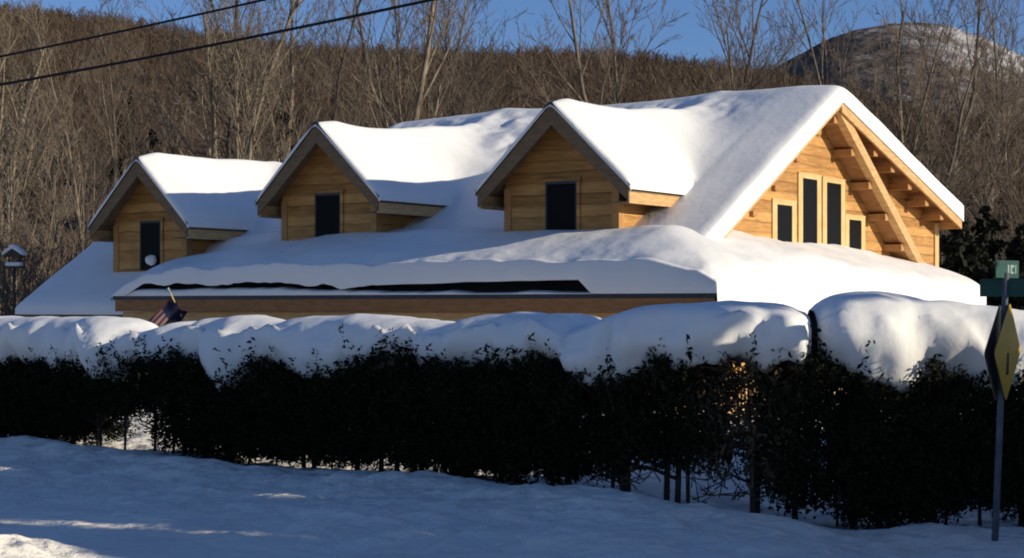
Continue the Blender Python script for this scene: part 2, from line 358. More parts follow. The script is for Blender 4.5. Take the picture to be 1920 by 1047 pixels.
# ---- porch: roof, beams, posts, railing
PL = -18.0; PB = 17.1
k = MB()
zi = P_E+P_S*BW
k.hexa([(PL, 0, P_E-.1), (0, 0, P_E-.1), (GA, BW, zi-.1), (PL, BW, zi-.1), (PL, 0, P_E), (0, 0, P_E), (GA, BW, zi), (PL, BW, zi)])
k.hexa([(0, .001, P_E-.1), (0, PB, P_E-.1), (GA, PB, zi-.1), (GA, BW+.001, zi-.1), (0, .001, P_E), (0, PB, P_E), (GA, PB, zi), (GA, BW+.001, zi)])
k.build('porch_roof', M['metal'], house)
k = MB(); k.box(PL-.05, .05, -.05, -.001, P_E-.05, P_E+.045); k.box(.001, .05, .0, PB, P_E-.05, P_E+.045); k.build('drip_edge', M['metal'], house)
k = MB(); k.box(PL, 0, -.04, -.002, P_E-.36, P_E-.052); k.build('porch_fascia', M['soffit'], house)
k = MB(); k.box(-.04, -.002, .0, PB, P_E-.5, P_E-.103); k.build('porch_fascia', M['trim'], house)
k = MB(); k.box(PL+.1, -.35, .15, .4, P_E-.62, P_E-.37); k.build('porch_beam', M['trim'], house)
k = MB(); k.box(-.34, -.1, .15, PB-.2, P_E-.62, P_E-.32); k.build('porch_beam', M['trim'], house)
for a in (-17.6, -14.7, -11.8, -8.9, -6.0, -3.1, -.24):
    k = MB(); k.tube([(a, .28, 0), (a, .28, P_E-.62)], [.14, .12], 10); k.build('porch_post', M['trim'], house, True)
for b in (3.6, 7.0, 10.4, 13.8, 16.7):
    k = MB(); k.tube([(-.24, b, 0), (-.24, b, P_E-.62)], [.14, .12], 10); k.build('porch_post', M['trim'], house, True)
k = MB()
k.box(-.3, -.2, .45, PB, .82, .92); k.box(-.29, -.21, .45, PB, .08, .16)
for i in range(90): k.box(-.28, -.22, .5+i*.18, .57+i*.18, .16, .82)
k.build('porch_railing', M['trim'], house)

# ------------------------------------------------------------------ roof snow (height fields in the house frame)
def sheet(name, a, b, Z, keep, base, label, open_back=False):
    """a, b: 1-D axes; Z(A,B) surface; keep(A,B) on cell centres; base(A,B) height the skirts drop to"""
    Ag, Bg = np.meshgrid(a, b, indexing='ij'); Zg = Z(Ag, Bg); na, nb = Ag.shape
    V = np.stack([Ag, Bg, Zg], -1).reshape(-1, 3); idx = np.arange(na*nb).reshape(na, nb)
    ca = (a[:-1]+a[1:])/2; cb = (b[:-1]+b[1:])/2; K = keep(*np.meshgrid(ca, cb, indexing='ij'))
    q = np.stack([idx[:-1, :-1], idx[1:, :-1], idx[1:, 1:], idx[:-1, 1:]], -1)[K]
    faces = [q]; bz = base(Ag, Bg).reshape(-1)
    Kp = np.pad(K, 1); extra = []; ef = []; n0 = len(V)
    bmap = {}
    def low(i):
        if i not in bmap: bmap[i] = n0+len(extra); extra.append((V[i, 0], V[i, 1], min(bz[i], V[i, 2]-.01)))
        return bmap[i]
    for i in range(na-1):
        for j in range(nb-1):
            if not K[i, j]: continue
            for (di, dj, p, r) in ((-1, 0, idx[i, j+1], idx[i, j]), (1, 0, idx[i+1, j], idx[i+1, j+1]), (0, -1, idx[i, j], idx[i+1, j]), (0, 1, idx[i+1, j+1], idx[i, j+1])):
                if open_back and dj == 1: continue
                if not Kp[i+1+di, j+1+dj]: ef.append((r, p, low(p), low(r)))
    V2 = np.vstack([V, np.array(extra)]) if extra else V
    Fq = np.vstack([q, np.array(ef, dtype=int)]) if ef else q
    used = np.unique(Fq); rm = np.full(len(V2), -1); rm[used] = np.arange(len(used))
    o = arr_mesh(name, V2[used], rm[Fq], M['snow'], None, True)
    o.location = (OX, OY, 0); o.rotation_euler = (0, 0, ROT)
    tag(o, label, 'snow', 'snow lying on the roofs', 'stuff')
    return o
def ax(*parts):
    v = np.unique(np.round(np.concatenate([np.append(np.arange(p, q-1e-6, s), q) for p, q, s in parts]), 4))
    return v[np.append(True, np.diff(v) > .004)]
def rim(d, r): return np.sqrt(np.clip(1-(1-np.clip(d/r, 0, 1))**2, 0, 1))

def main_snow(A, B):
    f = Z_AP-SF*(B_AP-B)+.27+.20*sstep(-5.5, -2.6, A); g = Z_AP-SB*(B-B_AP)+.46
    z = smin(f, g, .22)
    e = np.minimum(GO+.09-A, np.minimum(np.where(B > 5, A-A_ML+.05, 9), B_RE+.1-B))
    z = z-.13*(1-rim(e, .30))-.04*(1-sstep(0, 1.5, GO-A))
    z = z+.05*fbm(A*.45, B*.45+3, 3)
    crust = sstep(1.0, 4.5, B-5.0+1.5*fbm(A*.3+9, B*.2, 2))*sstep(B_AP+.3, B_AP-1.2, B)
    z = z+crust*.32*sstep(-2.6, -5.5, A)*(np.abs(fbm(A*1.1+4, B*1.3, 4))-.25)
    return z
def wing_snow(A, B):
    f = W_Z0+W_S*(B-W_B0)+.30; g = W_Z0+W_S*(W_BR-W_B0)-W_S*(B-W_BR)+.3
    z = smin(f, g, .25); e = np.minimum(A-WR_A+.08, B-W_B0+.12)
    return z-.16*(1-rim(e, .4))+.05*fbm(A*.5+3, B*.5, 3)
def bv_of(D, i):
    bb = np.linspace(1.5, 9, 300) if i < 2 else np.linspace(1.5, 7.3, 300)
    return float(np.interp(D['ze']+.02, (zmain(bb) if i < 2 else zwing(bb))+.27, bb))
def dorm_line(D, i, A, B):
    """snow surface over one dormer roof, without the main slope"""
    f0 = B0-.10; x = np.abs(A-D['ac']); e = B-f0; s_ = D['hw']+.06-x
    z = D['za']-D['sl']*np.sqrt(x*x+.13**2)+.36
    z = z-.10*(1-rim(e, .15))-.24*(1-sstep(-.25, .95, e))-.10*(1-rim(s_, .22))*(s_ > -.2)
    u = np.clip((B-f0)/4.0, 0, 1)
    hollow = (.16 if i == 1 else .05 if i == 0 else .02)*np.sin(u*math.pi)
    return z+.045*fbm(A*.7+i*7, B*.7, 3)-hollow
def with_dormers(base, lst):
    def f(A, B):
        z = base(A, B)
        for i in lst:
            D = DORM[i]; bv = bv_of(D, i); kk = (.85 if i < 2 else .35)*sstep(bv-.05, bv+1.8, B)+.02
            r = dorm_line(D, i, A, B)
            far = sstep(D['hw']+2.6, D['hw']+1.0, np.abs(A-D['ac']))
            z = np.where(B >= bv-.02, z+(smax(r, z, kk)-z)*far, z)
        return z
    return f
sheet('roof_snow', ax((A_ML-.05, GO+.09, .09), (GO-.5, GO+.09, .04)), ax((2.3, B_AP+.6, .09), (B_AP+.6, B_RE+.1, .15), (B_RE-.4, B_RE+.1, .05)), with_dormers(main_snow, (0, 1)),
      lambda a, b: (b > 6.3) | (a > -14.0), lambda a, b: zmain(b)-.10, 'deep smooth snow on the tall main roof and its ridge')
sheet('roof_snow', ax((WR_A-.08, -13.9, .09), (WR_A-.08, WR_A+.5, .04)), ax((W_B0-.12, W_BR+.4, .09), (W_BR+.4, 13.4, .2), (W_B0-.12, W_B0+.5, .04)), with_dormers(wing_snow, (1, 2)),
      lambda a, b: (b < 13.5) & ((a < A_ML+.3) | (b < 7.0)), lambda a, b: zwing(b)-.02, 'shaded snow slope on the low left wing beside the small dormer')
labels = ['sunlit snow over the front of the dormer nearest the big gable', 'wavy sunlit snow over the front of the middle dormer', 'thick sunlit snow block on the front of the small left dormer']
for i, D in enumerate(DORM):
    L0, L1 = D['ac']-D['hw']-.09, D['ac']+D['hw']+.09; f0 = B0-.10; bv = bv_of(D, i)
    aa = np.unique(np.round(np.concatenate([np.arange(L0, L1, .08), np.linspace(L0, L0+.3, 9), np.linspace(L1-.3, L1, 9)]), 4))
    sheet('dormer_snow', aa, ax((f0, bv+.35, .08), (f0, f0+.7, .04)), lambda A, B, D=D, i=i, bv=bv: dorm_line(D, i, A, B)+.006, lambda a, b: a > -99,
          lambda a, b, D=D: D['za']-D['sl']*np.abs(a-D['ac'])-.0, labels[i], True)

# ---- porch snow, wrapping round the corner
lipA = [-18.2, -17.6, -16.9, -15.8, -14.0, -11.2, -7.6, -3.3, -1.0, .2]
lipZ = [3.0, 3.16, 3.30, 3.38, 3.44, 3.50, 3.46, 3.48, 3.34, 3.27]
creA = [-18.2, -17.4, -16.0, -14.5, -12.5, -9.0, -6.0, -3.6, -2.2, 0]
P_SN = dict(zip(('a',), (1,)))
creZ = [onb(350, 490, BW)[2], onb(365, 472, BW)[2], onb(480, 466, BW)[2], onb(560, 458, BW)[2], onb(700, 440, BW)[2], onb(860, 430, BW)[2], onb(1050, 432, BW)[2], onb(1200, 427, BW)[2], onb(1290, 412, BW)[2], onb(1290, 412, BW)[2]]
sidB = [0, 2.6, 4.3, 6.2, 8.0, 10.3, 13.5, 17.2]; sidZ = [3.27, 3.27, 3.38, 3.46, 3.38, 3.20, 3.10, 3.05]
wallB = [0, 2.2, 4.5, 8.0, 12.0, 18.0]; wallZ = [4.3, 4.33, 4.32, 4.10, 4.06, 3.78]
def porch_snow(A, B):
    u = np.clip(B/BW, 0, 1.7); zf = np.interp(A, lipA, lipZ)+(np.interp(A, creA, creZ)-np.interp(A, lipA, lipZ))*np.where(u < 1, u**.85, 1+(u-1)*.15)
    v = np.clip(A/GA, 0, 1.7); zs = np.interp(B, sidB, sidZ)+(np.interp(B, wallB, wallZ)-np.interp(B, sidB, sidZ))*np.where(v < 1, v**.9, 1+(v-1)*.15)
    wside = sstep(-2.0, 2.0, (B-(-A)))
    z = np.where(B < 3.3, smin(zf, np.where(A > -6, zs, 99), .25), zs)
    z = np.where((B < 3.3) & (A < -4.5), zf, z)
    zz = smin(zf, zs, .25); bl = sstep(-5.5, -3.5, A); bl2 = sstep(2.6, 3.4, B)
    z = (zf*(1-bl)+zz*bl)*(1-bl2)+zs*bl2
    e = np.minimum(np.minimum(B+.12, .12-A), np.minimum(A-PL+.1, PB+.1-B))
    z = z-.05*(1-rim(e, .12))-.26*(1-rim(.12-A+.04*fbm(B*.9, B*0+2, 3), .55))*sstep(-.3, .5, B)-.10*(1-rim(np.hypot(np.clip(.5-A-.38, 0, 9), np.clip(B+.12, 0, 9)), .5))-.10*sstep(.9, .1, e)*fbm(A*1.3, B*1.3+4, 3)-.35*(1-rim(np.clip(A-PL+.1, 0, 9), 1.4))
    z = z+.09*fbm(A*.42, B*.6+8, 3)+.035*fbm(A*1.5, B*1.4, 3)+.06*sstep(-10, -14, A)*np.sin(A*1.7+B*.8)*sstep(0, 1.2, B)
    return z
def gap_top(A):                     # lower edge of the slab along the front, above the dark gap
    g = np.interp(A, [-17.6, -16.9, -15.5, -12, -10.0, -8.0, -5.0, -3.3, -2.9], [2.66, 2.98, 3.0, 2.98, 2.88, 2.93, 2.98, 2.99, 2.62])
    j = .10*fbm(A*1.8, A*0+5, 4)*(A < -9)+.02*fbm(A*1.1, A*0, 2)
    return g+np.where((A > -16.9) & (A < -3.3), j, 0)
def porch_base(A, B):
    return np.where(B < -.1, np.maximum(gap_top(A), P_E+.05), np.where(A > .1, P_E-.36+.14*fbm(B*.8, B*0+6, 4), P_E+P_S*np.minimum(np.clip(B, 0, 9), np.clip(-A, 0, 9))))
sheet('porch_snow', ax((PL-.1, .12, .1), (-.4, .12, .04), (PL-.1, PL+.4, .05)), ax((-.12, PB+.1, .1), (-.12, .5, .04)), porch_snow,
      lambda a, b: (b < 3.4) | (a > GA-.6), porch_base, 'deep snow slab on the wraparound porch roof, cracked above its eave')
# thin strip of snow left on the eave below the gap
aa = np.arange(PL+.1, -2.9, .06); k = MB()
zt = P_E+.05+np.clip(.17+.08*fbm(aa*1.3, aa*0+2, 3)-.13*sstep(-13, -8, aa), .02, .3)
ring = []
for a, z in zip(aa, zt): ring.append([(a, -.07, P_E+.048), (a, -.075, P_E+.05+(z-P_E-.05)*.7), (a, -.03, z), (a, .16, z+.03), (a, .5, z+.02)])
vs = [p for r in ring for p in r]; fs = [(i*5+j, i*5+j+1, (i+1)*5+j+1, (i+1)*5+j) for i in range(len(ring)-1) for j in range(4)]
k.add(vs, fs); o = k.build('eave_snow', M['snow'], None, True); o.location = (OX, OY, 0); o.rotation_euler = (0, 0, ROT)
tag(o, 'thin ragged strip of snow along the porch eave under the dark gap', 'snow', 'snow lying on the roofs', 'stuff')

# clump of snow against the left dormer window
p = onb(284, 488, BW-.12); c = house_pt(*p)
vs = []; fs = []; nu, nv = 16, 10
for j in range(nv+1):
    for i in range(nu):
        th = 2*math.pi*i/nu; ph = math.pi*j/nv-math.pi/2; r = .16*(1+.25*mnoise.noise(Vector((math.cos(th)*math.cos(ph)*1.6, math.sin(th)*math.cos(ph)*1.6, math.sin(ph)*1.6))))
        vs.append((r*1.05*math.cos(th)*math.cos(ph), r*.8*math.sin(th)*math.cos(ph), r*.9*math.sin(ph)))
for j in range(nv):
    for i in range(nu): fs.append((j*nu+i, j*nu+(i+1) % nu, (j+1)*nu+(i+1) % nu, (j+1)*nu+i))
k = MB(); k.add(vs, fs); o = k.build('snow_clump', M['snow'], None, True); o.location = c
tag(o, 'round clump of snow stuck against the window of the small left dormer', 'snow')

# ------------------------------------------------------------------ ground, hills
def ground_z(X, Y):
    z = .09*fbm(X*.25, Y*.25, 4)+.09*fbm(X*1.0, Y*1.0, 5)+.075*np.abs(fbm(X*2.7, Y*2.7, 4))+.07*fbm((X*.757-Y*.654)*.5, (X*.654+Y*.757)*2.6, 4)
    dist = np.where(X > 1.9, np.minimum((X+9.4)*.654+(Y-31.3)*.757, (Y-21.3)), (X+9.4)*.654+(Y-31.3)*.757)               # + behind the hedge, - towards the road
    bank = np.exp(-((dist+1.25)/.8)**2)*(.16+.10*fbm(X*.8+3, Y*.8, 3))
    road = sstep(-4.5, -7.0, dist)
    lump = .07*np.clip(fbm(X*1.7+5, Y*1.7, 4), -.2, 1)*np.exp(-((dist+3.6)/1.8)**2)
    near = sstep(60, 35, Y)
    z = (z*(1-road*.75)+bank+lump)*near
    # shallow wheel ruts along the road, plough heap in the near left corner
    z = z-.035*road*near*(np.exp(-((dist+8.6)/.25)**2)+np.exp(-((dist+10.2)/.25)**2))
    heap = np.exp(-(((X+5.6)/1.5)**2+((Y-16.0)/.9)**2)); z = z+heap*(.34+.28*np.clip(fbm(X*2.2, Y*2.2, 4), -1, 1))
    return z-.05-.33*sstep(1.2, 4.6, X)*sstep(27, 23, Y)
gx = np.concatenate([np.linspace(-90, -16, 40)[:-1], np.linspace(-16, 12, 420), np.linspace(12, 90, 40)[1:]])
gy = np.concatenate([np.linspace(-20, 11, 14)[:-1], np.linspace(11, 34, 340), np.linspace(34, 130, 60)[1:]])
X, Y = np.meshgrid(gx, gy, indexing='ij'); Z = ground_z(X, Y); idx = np.arange(X.size).reshape(X.shape)
o = arr_mesh('ground', np.stack([X, Y, Z], -1), np.stack([idx[:-1, :-1], idx[1:, :-1], idx[1:, 1:], idx[:-1, 1:]], -1).reshape(-1, 4), M['ground_snow'], None, True)
tag(o, 'trampled blue shaded snow over the road verge and yard', 'ground', kind='structure')

hx = [-900, -300, 0, 100, 200, 310, 450, 620, 800, 960, 1130, 1300, 1440, 1600, 1760, 1920, 2200, 2800]
hy = [90, 40, 36, 44, 58, 78, 96, 116, 124, 120, 124, 142, 158, 205, 245, 265, 280, 300]
D0, D1 = 78.0, 640.0
def hill_z(px, d):
    t = np.clip((d-D0)/(D1-D0), 0, 1.0)
    top = (HORIZON-np.interp(px, hx, hy)-26)/F_PX*D1+CAM_H
    return -.6+(top+.6)*(t**.85)-.25*np.clip(d-D1, 0, 999)+1.2*fbm(px*.004, d*.03, 3)*t
pxs = np.linspace(-900, 2800, 190); ds = np.concatenate([np.linspace(D0-8, D1, 60), [D1+25, D1+80, D1+200]])
PX, DD = np.meshgrid(pxs, ds, indexing='ij'); ZZ = hill_z(PX, DD); idx = np.arange(PX.size).reshape(PX.shape)
o = arr_mesh('hillside', np.stack([(PX-960)/F_PX*DD, DD, ZZ], -1), np.stack([idx[:-1, :-1], idx[1:, :-1], idx[1:, 1:], idx[:-1, 1:]], -1).reshape(-1, 4), M['hill'], None, True)
tag(o, 'brown wooded hillside rising behind the house', 'hill', kind='structure')

# far mountain with snowy clearings on its right flank
mx = [1200, 1330, 1400, 1440, 1500, 1560, 1620, 1700, 1780, 1850, 1920, 2050, 2200, 2500]
my = [205, 172, 150, 132, 98, 66, 48, 37, 44, 68, 104, 170, 215, 260]
MD0, MD1 = 700.0, 1300.0
pxs = np.linspace(1200, 2500, 160); ds = np.linspace(MD0, MD1+250, 70)
PX, DD = np.meshgrid(pxs, ds, indexing='ij'); t = np.clip((DD-MD0)/(MD1-MD0), 0, 1)
top = (HORIZON-np.interp(PX, mx, my)+3*fbm(PX*.045, DD*0, 4))/F_PX*MD1+CAM_H
ZZ = top*t**1.02-.5*np.clip(DD-MD1, 0, 999)+3.0*fbm(PX*.012, DD*.01, 4)*sstep(0, .3, t)*sstep(1.02, .8, t)
M['mountain'] = noisy(mat('mountain_woods', (.12, .095, .07), .95, .05), (.085, .066, .05), (.17, .132, .1), .03, bump=1, bscale=.06, dist=8)
mm = M['mountain']; p_ = mm.node_tree.nodes['Principled BSDF']; src = p_.inputs['Base Color'].links[0].from_socket
tc = N(mm, 'ShaderNodeTexCoord'); sp = N(mm, 'ShaderNodeSeparateXYZ'); L(mm, tc.outputs['Object'], sp.inputs[0])
xr = N(mm, 'ShaderNodeMapRange'); xr.inputs['From Min'].default_value = 240; xr.inputs['From Max'].default_value = 330; L(mm, sp.outputs['X'], xr.inputs['Value'])
zr_ = N(mm, 'ShaderNodeMapRange'); zr_.inputs['From Min'].default_value = 120; zr_.inputs['From Max'].default_value = 190; L(mm, sp.outputs['Z'], zr_.inputs['Value'])
nz = N(mm, 'ShaderNodeTexNoise'); nz.inputs['Scale'].default_value = .035; nz.inputs['Detail'].default_value = 9; nz.inputs['Roughness'].default_value = .7; L(mm, tc.outputs['Object'], nz.inputs['Vector'])
m1 = N(mm, 'ShaderNodeMath', operation='MULTIPLY'); L(mm, xr.outputs[0], m1.inputs[0]); L(mm, zr_.outputs[0], m1.inputs[1])
m2 = N(mm, 'ShaderNodeMath', operation='MULTIPLY_ADD'); L(mm, m1.outputs[0], m2.inputs[0]); m2.inputs[1].default_value = .235; L(mm, nz.outputs[0], m2.inputs[2])
cr = N(mm, 'ShaderNodeValToRGB'); cr.color_ramp.elements[0].position = .6; cr.color_ramp.elements[1].position = .8; L(mm, m2.outputs[0], cr.inputs[0])
mix = N(mm, 'ShaderNodeMix', data_type='RGBA'); L(mm, cr.outputs[0], mix.inputs['Factor']); L(mm, src, mix.inputs['A']); mix.inputs['B'].default_value = (.5, .47, .44, 1); L(mm, mix.outputs['Result'], p_.inputs['Base Color'])
idx = np.arange(PX.size).reshape(PX.shape)
o = arr_mesh('mountain', np.stack([(PX-960)/F_PX*DD, DD, ZZ], -1), np.stack([idx[:-1, :-1], idx[1:, :-1], idx[1:, 1:], idx[:-1, 1:]], -1).reshape(-1, 4), mm, None, True)
tag(o, 'rounded far mountain with patchy snow on its right flank', 'mountain', kind='structure')

# ------------------------------------------------------------------ bare trees
def cones(P, Q, R0, R1, n=3):
    """many tapered n-sided tubes at once: P,Q (m,3) ends, R0,R1 radii"""
    P, Q = np.asarray(P, float), np.asarray(Q, float); R0, R1 = np.asarray(R0, float), np.asarray(R1, float)
    T = Q-P; T /= np.linalg.norm(T, axis=1, keepdims=True)+1e-9
    up = np.where(np.abs(T[:, 2:3]) > .9, np.array([[1., 0, 0]]), np.array([[0, 0, 1.]]))
    U = np.cross(T, up); U /= np.linalg.norm(U, axis=1, keepdims=True)+1e-9; W = np.cross(T, U)
    m = len(P); an = 2*math.pi*np.arange(n)/n
    ring = U[:, None, :]*np.cos(an)[None, :, None]+W[:, None, :]*np.sin(an)[None, :, None]
    V = np.concatenate([P[:, None, :]+ring*R0[:, None, None], Q[:, None, :]+ring*R1[:, None, None]], 1).reshape(-1, 3)
    base = (np.arange(m)*2*n)[:, None]; j = np.arange(n)
    F = np.stack([base+j, base+(j+1) % n, base+n+(j+1) % n, base+n+j], -1).reshape(-1, 4)
    return V, F

def grow(rng, H, spread=.45, stems=1, lean=0.0, first=.22, nb=(13, 7, 5, 3), r0=.16, up=.35, wig=.09):
    """returns (thick segments, thin segments), each a list of (p, q, r0, r1)"""
    thick, thin = [], []
    def branch(p, d, Ln, r, lev):
        n = 7 if lev == 0 else (4 if lev == 1 else 3 if lev == 2 else 2)
        pts = [p]; rr = [r]
        for i in range(n):
            d = (d+Vector((rng.gauss(0, wig), rng.gauss(0, wig), rng.gauss(0, wig*.6)+(up*.16 if lev else .05)))).normalized()
            pts.append(pts[-1]+d*(Ln/n)); rr.append(r*(1-(i+1)/n*(.82 if lev == 0 else .8)))
        for i in range(n): (thick if lev <= 1 else thin).append((pts[i], pts[i+1], rr[i], rr[i+1]))
        if lev >= len(nb): return
        k = nb[lev]
        for i in range(k):
            f = (first if lev == 0 else .2)+(1-(first if lev == 0 else .2))*(i+rng.random())/k
            f = min(f, .99); x = f*n; j = min(int(x), n-1); q = pts[j].lerp(pts[j+1], x-j)
            td = (pts[j+1]-pts[j]).normalized(); an = rng.random()*6.283
            u = td.orthogonal().normalized(); u = (u*math.cos(an)+td.cross(u)*math.sin(an))
            ang = spread*(1.25-.5*f)*rng.uniform(.7, 1.35) if lev == 0 else rng.uniform(.35, .85)
            nd = (td*math.cos(ang)+u*math.sin(ang)); nd.z += up*.5; nd.normalize()
            ln = Ln*(rng.uniform(.34, .52)*(1.12-.72*f) if lev == 0 else rng.uniform(.38, .6)*(1.1-.5*f))
            branch(q, nd, ln, max(rr[j]*rng.uniform(.38, .58), .011), lev+1)
    for s in range(stems):
        a = rng.random()*6.283; sp = 0 if stems == 1 else rng.uniform(.06, .24)
        d = Vector((math.cos(a)*sp+lean, math.sin(a)*sp, 1)).normalized()
        branch(Vector((math.cos(a)*.15*(stems > 1), math.sin(a)*.15*(stems > 1), -.4)), d, H*(1 if s == 0 else rng.uniform(.7, .95)), r0*(1 if stems == 1 else .75), 0)
    return thick, thin
def tree_proto(name, seed, bark, twig, **kw):
    rng = random.Random(seed); tk, tn = grow(rng, **kw)
    root = empty(name)
    u = lambda s: ([x[0] for x in s], [x[1] for x in s], [x[2] for x in s], [x[3] for x in s])
    V, F_ = cones(*u(tk), 6); arr_mesh('trunk', V, F_, M[bark], root, True)
    V, F_ = cones(*u(tn), 3); arr_mesh('crown', V, F_, M[twig], root, True)
    return root
PROTO = {}
def proto(key):
    if key not in PROTO:
        spec = {
            'tall_a': dict(seed=1, bark='bark', twig='twig', H=15, spread=.6, r0=.2),
            'tall_b': dict(seed=2, bark='bark_pale', twig='twig_pale', H=15, spread=.5, r0=.2, lean=.03),
            'tall_c': dict(seed=3, bark='bark_dark', twig='twig', H=15, spread=.55, r0=.16, lean=-.1),
            'multi_a': dict(seed=4, bark='bark_pale', twig='twig_pale', H=14, spread=.55, stems=3, nb=(10, 6, 5, 3), r0=.27),
            'multi_b': dict(seed=5, bark='bark', twig='twig', H=14, spread=.6, stems=4, nb=(9, 6, 4, 3), r0=.2, first=.3),
            'slim_a': dict(seed=6, bark='bark_pale', twig='twig_pale', H=14, spread=.38, nb=(11, 5, 4, 2), r0=.1),
            'slim_b': dict(seed=7, bark='bark_dark', twig='twig', H=14, spread=.35, nb=(12, 5, 4, 2), r0=.1),
            'round_a': dict(seed=8, bark='bark', twig='twig', H=12, spread=.75, nb=(14, 7, 5, 4), r0=.15, first=.25),
            'round_b': dict(seed=9, bark='bark', twig='twig', H=12, spread=.7, stems=2, nb=(12, 7, 5, 3), r0=.14, first=.2),
            'brush_a': dict(seed=10, bark='bark_pale', twig='twig_pale', H=8, spread=.6, stems=5, nb=(9, 5, 4, 2), r0=.08, first=.08),
            'brush_b': dict(seed=11, bark='bark', twig='twig', H=7, spread=.7, stems=6, nb=(9, 6, 4, 2), r0=.07, first=.05),
        }[key]
        kw = dict(spec); s = kw.pop('seed'); PROTO[key] = [tree_proto('bare_tree' if 'brush' not in key else 'bare_shrub', s, kw.pop('bark'), kw.pop('twig'), **kw), kw['H'], False]
    return PROTO[key]
def place_tree(key, px, d, ytop, label, cat='tree', group='bare trees standing behind the house', rz=None):
    P = proto(key); o = P[0]
    if P[2]: o = copy_tree(P[0])
    P[2] = True
    z0 = float(hill_z(np.array(float(px)), np.array(float(d)))) if d > D0 else -.1
    top = CAM_H+(HORIZON-ytop)/F_PX*d; s = (top-z0)/P[1]
    sx = min(s, 1.35)
    o.location = ((px-960)/F_PX*d, d, z0); o.scale = (sx, sx, s); o.rotation_euler = (0, 0, random.Random(px*7+d).random()*6.28 if rz is None else rz)
    tag(o, label, cat, group)
    return o
TREES = [
    ('multi_a', 12, 62, -90, 'pale multi-stemmed tree at the far left edge of the picture'),
    ('slim_a', 48, 66, -60, 'slim pale tree just right of the pale clump at the left edge'),
    ('slim_a', 162, 66, 60, 'straight slim pale trunk left of the small dormer roof peak'),
    ('round_b', 215, 90, 10, 'twiggy tree against the hillside above the small dormer'),
    ('tall_c', 358, 72, -120, 'dark leaning trunk rising behind the small dormer snow'),
    ('multi_a', 390, 70, -110, 'pale forked birch clump right behind the small dormer'),
    ('tall_b', 500, 74, -70, 'pale tree in the gap between the small and middle dormers'),
    ('slim_b', 566, 72, -120, 'tall dark pole-like trunk left of the middle dormer peak'),
    ('tall_a', 596, 78, -100, 'bare tree directly above the middle dormer peak'),
    ('tall_a', 705, 84, -60, 'grey spreading tree above the snow saddle of the middle dormer'),
    ('round_a', 745, 92, -20, 'twiggy round tree at the left end of the tall ridge'),
    ('tall_b', 792, 74, -150, 'stout leaning trunk above the left part of the main ridge'),
    ('tall_a', 835, 82, -80, 'tall grey tree above the middle of the main ridge'),
    ('slim_b', 872, 80, -40, 'narrow dark tree left of the open blue sky'),
    ('slim_b', 922, 84, 10, 'thin dark spire of a tree at the left side of the open sky'),
    ('slim_a', 948, 88, 48, 'short slim tree last before the open blue sky'),
    ('round_a', 1180, 86, -40, 'full twiggy tree first right of the open blue sky'),
    ('tall_a', 1224, 80, -70, 'upright tree above the main ridge right of the open sky'),
    ('tall_a', 1318, 84, -60, 'straight bare tree above the right half of the ridge'),
    ('round_a', 1400, 88, 16, 'rounded bare tree just left of the far mountain'),
    ('round_b', 1450, 96, 60, 'low round tree at the foot of the far mountain'),
    ('multi_b', 1668, 78, -110, 'large many-stemmed tree in front of the mountain top'),
    ('tall_a', 1730, 84, -90, 'grey tree right of the large many-stemmed tree'),
    ('round_b', 1790, 88, 40, 'spreading tree in front of the snowy mountain flank'),
    ('tall_a', 1850, 92, -40, 'upright tree before the snowy mountain flank'),
    ('round_a', 1905, 84, 110, 'dense twiggy tree at the right edge above the street sign'),
    ('round_b', 1840, 78, 190, 'low brown bushy tree behind the right eave tip'),
]
for k_, px, d, yt, lab in TREES: place_tree(k_, px, d, yt, lab)
SHR = [
    ('brush_a', 20, 60, 130, 'pale brushy shrub at the left edge beside the snowy wing'),
    ('brush_b', 75, 63, 200, 'brown thicket shrub left of the snowy wing rake'),
    ('brush_b', 180, 72, 250, 'brown thicket shrub behind the small dormer eave'),
    ('brush_b', 30, 57, 330, 'low tangled shrub below the bird feeder'),
    ('brush_b', 300, 74, 210, 'brown thicket shrub behind the small dormer peak'),
    ('brush_b', 520, 78, 180, 'brown thicket shrub left of the middle dormer'),
    ('brush_b', 1900, 76, 230, 'brown thicket shrub above the street name blades'),
    ('brush_b', 1760, 74, 250, 'brown thicket shrub behind the right slope of the big gable'),
]
for k_, px, d, yt, lab in SHR: place_tree(k_, px, d, yt, lab, 'shrub', 'bare shrubs behind the house')

# the far wood on the hillside: one mass
rs = np.random.RandomState(11); Pn, Qn, R0, R1 = [], [], [], []
var = []
for v in range(10):
    segs = []
    r = random.Random(100+v); h = 1.0
    nseg = 3; p = Vector((0, 0, 0)); d = Vector((r.gauss(0, .05), r.gauss(0, .05), 1)).normalized(); pts = [p]
    for i in range(nseg): d = (d+Vector((r.gauss(0, .07), r.gauss(0, .07), 0))).normalized(); p = p+d/nseg; pts.append(p); segs.append((pts[i], p, .016*(1-i*.28), .016*(1-(i+1)*.28)))
    for i in range(34):
        f = r.uniform(.2, 1); x = f*nseg; j = min(int(x), nseg-1); q = pts[j].lerp(pts[j+1], x-j); a = r.random()*6.28
        ln = r.uniform(.14, .34)*(1.25-.8*f); e = q+Vector((math.cos(a)*.55, math.sin(a)*.55, r.uniform(.5, 1.1))).normalized()*ln
        segs.append((q, e, .0055, .002))
        for t in range(2):
            g = q.lerp(e, r.uniform(.3, .9)); a2 = a+r.uniform(-1.2, 1.2); segs.append((g, g+Vector((math.cos(a2)*.5, math.sin(a2)*.5, r.uniform(.3, 1))).normalized()*ln*.5, .0035, .0015))
    var.append([np.array([list(map(float, s[0])) for s in segs]), np.array([list(map(float, s[1])) for s in segs]), np.array([s[2] for s in segs]), np.array([s[3] for s in segs])])
cnt = 0
